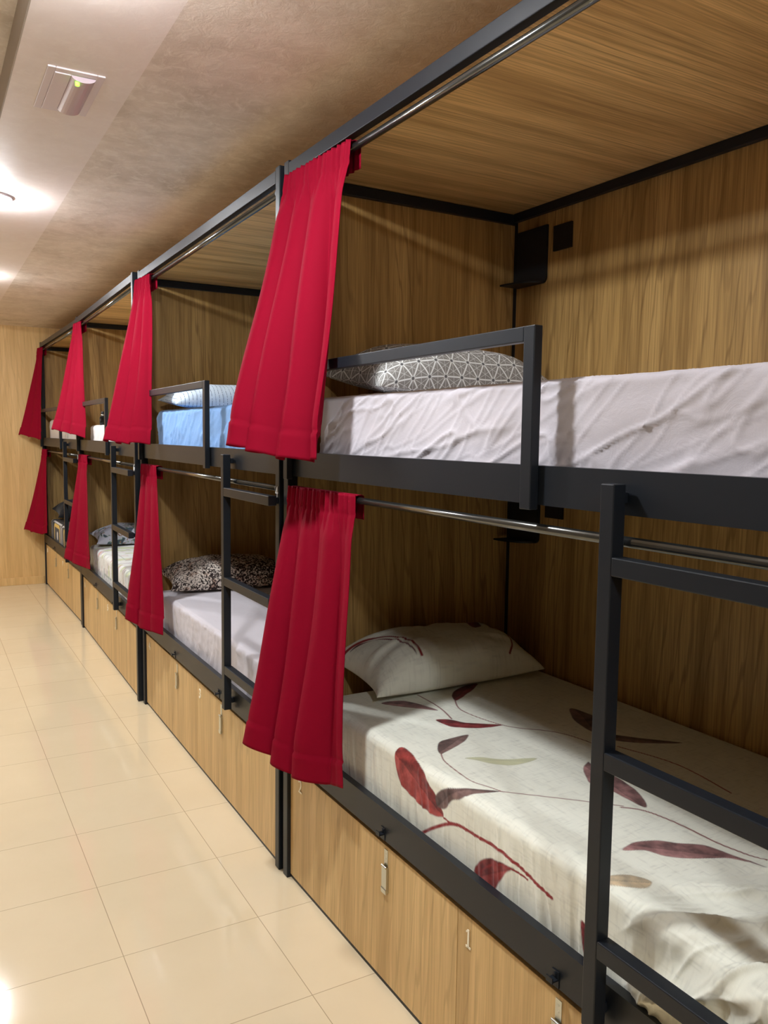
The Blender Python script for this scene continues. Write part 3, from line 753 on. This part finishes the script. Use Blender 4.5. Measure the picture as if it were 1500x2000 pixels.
# small bottle on the third upper bunk
bt = empty('bottle', toworld('C', (0.10, 1.52, 1.5475)))
tag(bt, 'small black bottle with a silver collar standing on the thin white mattress', 'bottle')
link('bottle_body', MB().cyl((0, 0, 0), (0, 0, 0.055), 0.022, 20).cyl((0, 0, 0.055), (0, 0, 0.068), 0.022, 20, 0.012).mesh('bottle_body', True), M['black_plastic'], bt)
link('collar', MB().cyl((0, 0, 0.068), (0, 0, 0.078), 0.013, 16).mesh('collar', True), M['zinc'], bt)
link('cap', MB().cyl((0, 0, 0.078), (0, 0, 0.098), 0.0125, 16, 0.010).mesh('cap', True), M['black_plastic'], bt)

# ------------------------------------------------------------------ curtains
def curtain(b, F0, N0, F1, N1, ztop, zb, seed, label, nf=5.0, amp=0.020, belly=0.0, pocket=True, hem=0.085, bow=0.0):
    """F/N: far and near ends (d, s) at the top (0) and the hem (1); zb = (far, middle, near) hem heights"""
    rnd = random.Random(seed)
    nu = 170; u = np.linspace(0, 1, nu)
    ph = [rnd.uniform(0, 6.28) for _ in range(6)]
    # rows: back flap, over the rod, front
    rows = []
    if pocket:
        for i in range(6): rows.append(('back', i / 5))
        for i in range(1, 5): rows.append(('arc', i / 5))
    vs = list(np.linspace(0, .09, 12)) + list(np.linspace(.105, 1, 90))
    for v in vs: rows.append(('front', v))
    nk = int(2 * nf) + 1
    def knots(jit):
        w_ = [rnd.uniform(1 - jit, 1 + jit) * (.75 + .6 * k / nk) for k in range(nk)]
        return np.concatenate([[0], np.cumsum(w_)]) / sum(w_)
    KU = knots(.3); KB = knots(.6)
    KV = np.array([(1 if k % 2 else -1) * rnd.uniform(.5, 1.0) + rnd.uniform(-.15, .15) for k in range(nk + 1)])
    Pm = np.zeros((len(rows), nu, 3))
    sm = lambda x: np.clip(x, 0, 1) ** 2 * (3 - 2 * np.clip(x, 0, 1))
    def front(v):
        e = v ** 1.15 * (1 - bow) + bow * v ** 2
        Fd = F0[0] + (F1[0] - F0[0]) * e; Fs = F0[1] + (F1[1] - F0[1]) * e
        Nd = N0[0] + (N1[0] - N0[0]) * v ** 1.0; Ns = N0[1] + (N1[1] - N0[1]) * v
        Nd -= 4 * belly * v * (1 - v)
        body = sm((v - .035) / .14)
        A = amp * (0.25 + 0.95 * v) * body
        A = A * (1 - .25 * sm((v - .85) / .15))
        kb = KU * (1 - .55 * v) + KB * .55 * v
        i = np.clip(np.searchsorted(kb, u, side='right') - 1, 0, len(kb) - 2)
        x = np.clip((u - kb[i]) / (kb[i + 1] - kb[i]), 0, 1); x = x * x * (3 - 2 * x)
        f = KV[i] * (1 - x) + KV[i + 1] * x
        f = f + .16 * np.sin(2 * math.pi * nf * 2.3 * u + ph[1] - 1.5 * v) * (1 - .6 * v) + .12 * np.sin(7 * v + ph[2] + 5 * u)
        sl = np.gradient(f, u) / (4 * nf)
        hd = (1 - sm((v - .05) / .12)) * (0.0045 * np.sin(2 * math.pi * 15 * u + ph[3]) + .0025 * np.sin(2 * math.pi * 26 * u + ph[5]))
        off = A * f + hd
        du, ds = Nd - Fd, Ns - Fs; ln = math.hypot(du, ds) + 1e-9
        nx, ny = -abs(ds) / ln, (du / ln) * (1 if ds < 0 else -1)
        # fabric leans out over the rail with the far end
        d = Fd + du * u + nx * off; s = Fs + ds * u + ny * off * .4
        tang = -0.010 * body * (.4 + v) * sl
        s = s + tang * (ds / ln); d = d + tang * (du / ln)
        zz = np.interp(u, [0, .5, 1], zb)
        zz = zz + 0.008 * f
        z = ztop + (zz - ztop) * v
        return d, s, z
    d0, s0, z0 = front(0)
    for k, (kind, v) in enumerate(rows):
        if kind == 'front':
            d, s, z = front(v)
            hv = 1 - hem / (ztop - zb[1])
            if v > hv: d = d - .0035
            if 0 <= v - hv < .012: d = d + .005
            if kind == 'front' and 0.06 < v < .075: d = d + .002
        elif kind == 'back':
            d = d0 * .15 + 0.0335 + .003 * np.sin(2 * math.pi * 11 * u + ph[1]); s = s0 * 1.0; z = ztop - .07 + v * .062 + 0 * u
        else:
            a = math.pi * v
            db = 0.0335; d = (d0 + db) / 2 + (db - d0) / 2 * math.cos(a); s = s0; z = ztop - .008 + .008 * math.sin(a) + 0 * u
        Pm[k, :, 0] = d; Pm[k, :, 1] = s; Pm[k, :, 2] = z
    me = grid_mesh('curtain', Pm)
    X, Y, a = BUNKS[b]
    o = link('curtain', me, M['red']); o.location = (X, Y, 0); o.rotation_euler = (0, 0, -a)
    md = o.modifiers.new('thick', 'SOLIDIFY'); md.thickness = 0.0018; md.offset = 0
    tag(o, label, 'curtain', 'red curtains drawn to the far ends of the bunks'); return o
curtain('A', (-.022, 1.948), (.000, 1.552), (-.195, 1.925), (-.045, 1.570), 2.293, (1.462, 1.425, 1.42), 3, 'large red curtain nearest the camera, hanging in front of the nearest upper bunk', 3.1, .046)
curtain('A', (-.002, 1.950), (.000, 1.510), (-.150, 1.935), (-.026, 1.462), 1.332, (0.515, 0.47, 0.515), 5, 'red curtain over the nearest lower bunk, hem hanging above locker 2', 3.4, .034)
curtain('B', (-.022, 1.95), (.000, 1.72), (-.200, 1.88), (-.040, 1.66), 2.293, (1.456, 1.44, 1.445), 7, 'red curtain in front of the upper bunk with the light blue mattress', 2.8, .026)
curtain('B', (-.002, 1.950), (.000, 1.66), (-.125, 1.84), (-.034, 1.44), 1.332, (0.53, 0.505, 0.515), 9, 'red curtain beside the leopard print pillow, over a lower bunk', 2.6, .020)
curtain('C', (-.022, 1.95), (.000, 1.74), (-.185, 1.96), (-.030, 1.55), 2.293, (1.518, 1.49, 1.462), 11, 'red curtain in front of the upper bunk with the thin white mattress', 2.8, .022)
curtain('C', (-.002, 1.950), (.000, 1.62), (-.120, 1.99), (-.006, 1.42), 1.332, (0.55, 0.53, 0.53), 13, 'red curtain over the third lower bunk, beside the faintly printed white mattress', 2.4, .018)
curtain('D', (-.022, 1.95), (.000, 1.80), (-.205, 1.99), (-.028, 1.72), 2.293, (1.472, 1.445, 1.42), 15, 'dark red curtain of the farthest upper bunk, next to the end wall', 2.3, .018)
curtain('D', (-.002, 1.950), (.000, 1.69), (-.180, 1.99), (-.006, 1.62), 1.332, (0.555, 0.53, 0.54), 17, 'dark red curtain of the farthest lower bunk, next to the end wall', 2.0, .016)

# ------------------------------------------------------------------ ceiling fittings
LNAME = ['round ceiling light just behind the camera', 'round ceiling light beside the square emergency light, above the frame', 'bright round ceiling light seen at the left edge',
         'round ceiling light further down the aisle, past the brightest one', 'added unseen ceiling light on the raised ceiling side, brightening the oak end wall']
for i, y in enumerate(LAMP_Y):
    c = empty('ceiling_light', (LAMP_X[i], y, CEIL if LAMP_X[i] > .26 else CEIL + .10))
    tag(c, LNAME[i], 'ceiling light', 'round ceiling lights along the aisle')
    n = 40; mb = MB()
    r0, r1 = LAMP_R, LAMP_R + .014
    for r, z in ((r1, 0.0), (r1, -.006), (r0 + .002, -.011), (r0, -.009), (r0, -.001)):
        for k in range(n): a = 2 * math.pi * k / n; mb.v.append((r * math.cos(a), r * math.sin(a), z))
    for j in range(4):
        for k in range(n): mb.f.append([j * n + k, j * n + (k + 1) % n, (j + 1) * n + (k + 1) % n, (j + 1) * n + k])
    link('trim_ring', mb.mesh('trim_ring', True), M['plate'], c)
    dm = MB(); dn = 8
    for j in range(dn):
        a = math.pi / 2 * j / dn
        for k in range(n): t_ = 2 * math.pi * k / n; dm.v.append(((LAMP_R - .001) * math.cos(a) * math.cos(t_), (LAMP_R - .001) * math.cos(a) * math.sin(t_), -.009 + (LAMP_Z - CEIL + .009) * math.sin(a)))
    dm.v.append((0, 0, LAMP_Z - CEIL))
    for j in range(dn - 1):
        for k in range(n): dm.f.append([j * n + k, j * n + (k + 1) % n, (j + 1) * n + (k + 1) % n, (j + 1) * n + k])
    for k in range(n): dm.f.append([(dn - 1) * n + k, (dn - 1) * n + (k + 1) % n, dn * n])
    dm.f.append(list(range(n)))
    link('diffuser', dm.mesh('diffuser', False), M['lamp'], c)

em = empty('emergency_light', (0.418, 2.672, CEIL))
tag(em, 'square emergency light with a clear lens and a green indicator on the ceiling', 'emergency light')
fr = MB(); hx, hy = .077, .165
fr.box((-hx, -hy, -.005), (-hx + .022, hy, 0)).box((hx - .022, -hy, -.005), (hx, hy, 0)).box((-hx + .022, -hy, -.005), (hx - .022, -hy + .026, 0)).box((-hx + .022, hy - .026, -.005), (hx - .022, hy, 0))
link('frame', fr.mesh('frame'), M['plate'], em, 0.002)
link('panel', MB().box((-hx + .022, -hy + .026, -.008), (-.012, hy - .026, 0)).mesh('panel'), M['plate'], em, 0.001)
lens = []
for i in range(13):
    a = math.pi * i / 12; lens.append((0.0215 - .0335 * math.cos(a), -.004 - .016 * math.sin(a)))
mb = MB(); k = len(lens)
for yy in (-hy + .028, hy - .028):
    for x, z in lens: mb.v.append((x, yy, z))
for i in range(k - 1): mb.f.append([i, i + 1, k + i + 1, k + i])
mb.f.append(list(range(k))); mb.f.append([k + i for i in range(k)][::-1])
link('lens', mb.mesh('lens', False), M['lens'], em)
link('indicator', MB().cyl((0.006, -hy + .040, -.026), (0.006, -hy + .040, -.012), .006, 16).mesh('indicator'), M['led'], em)
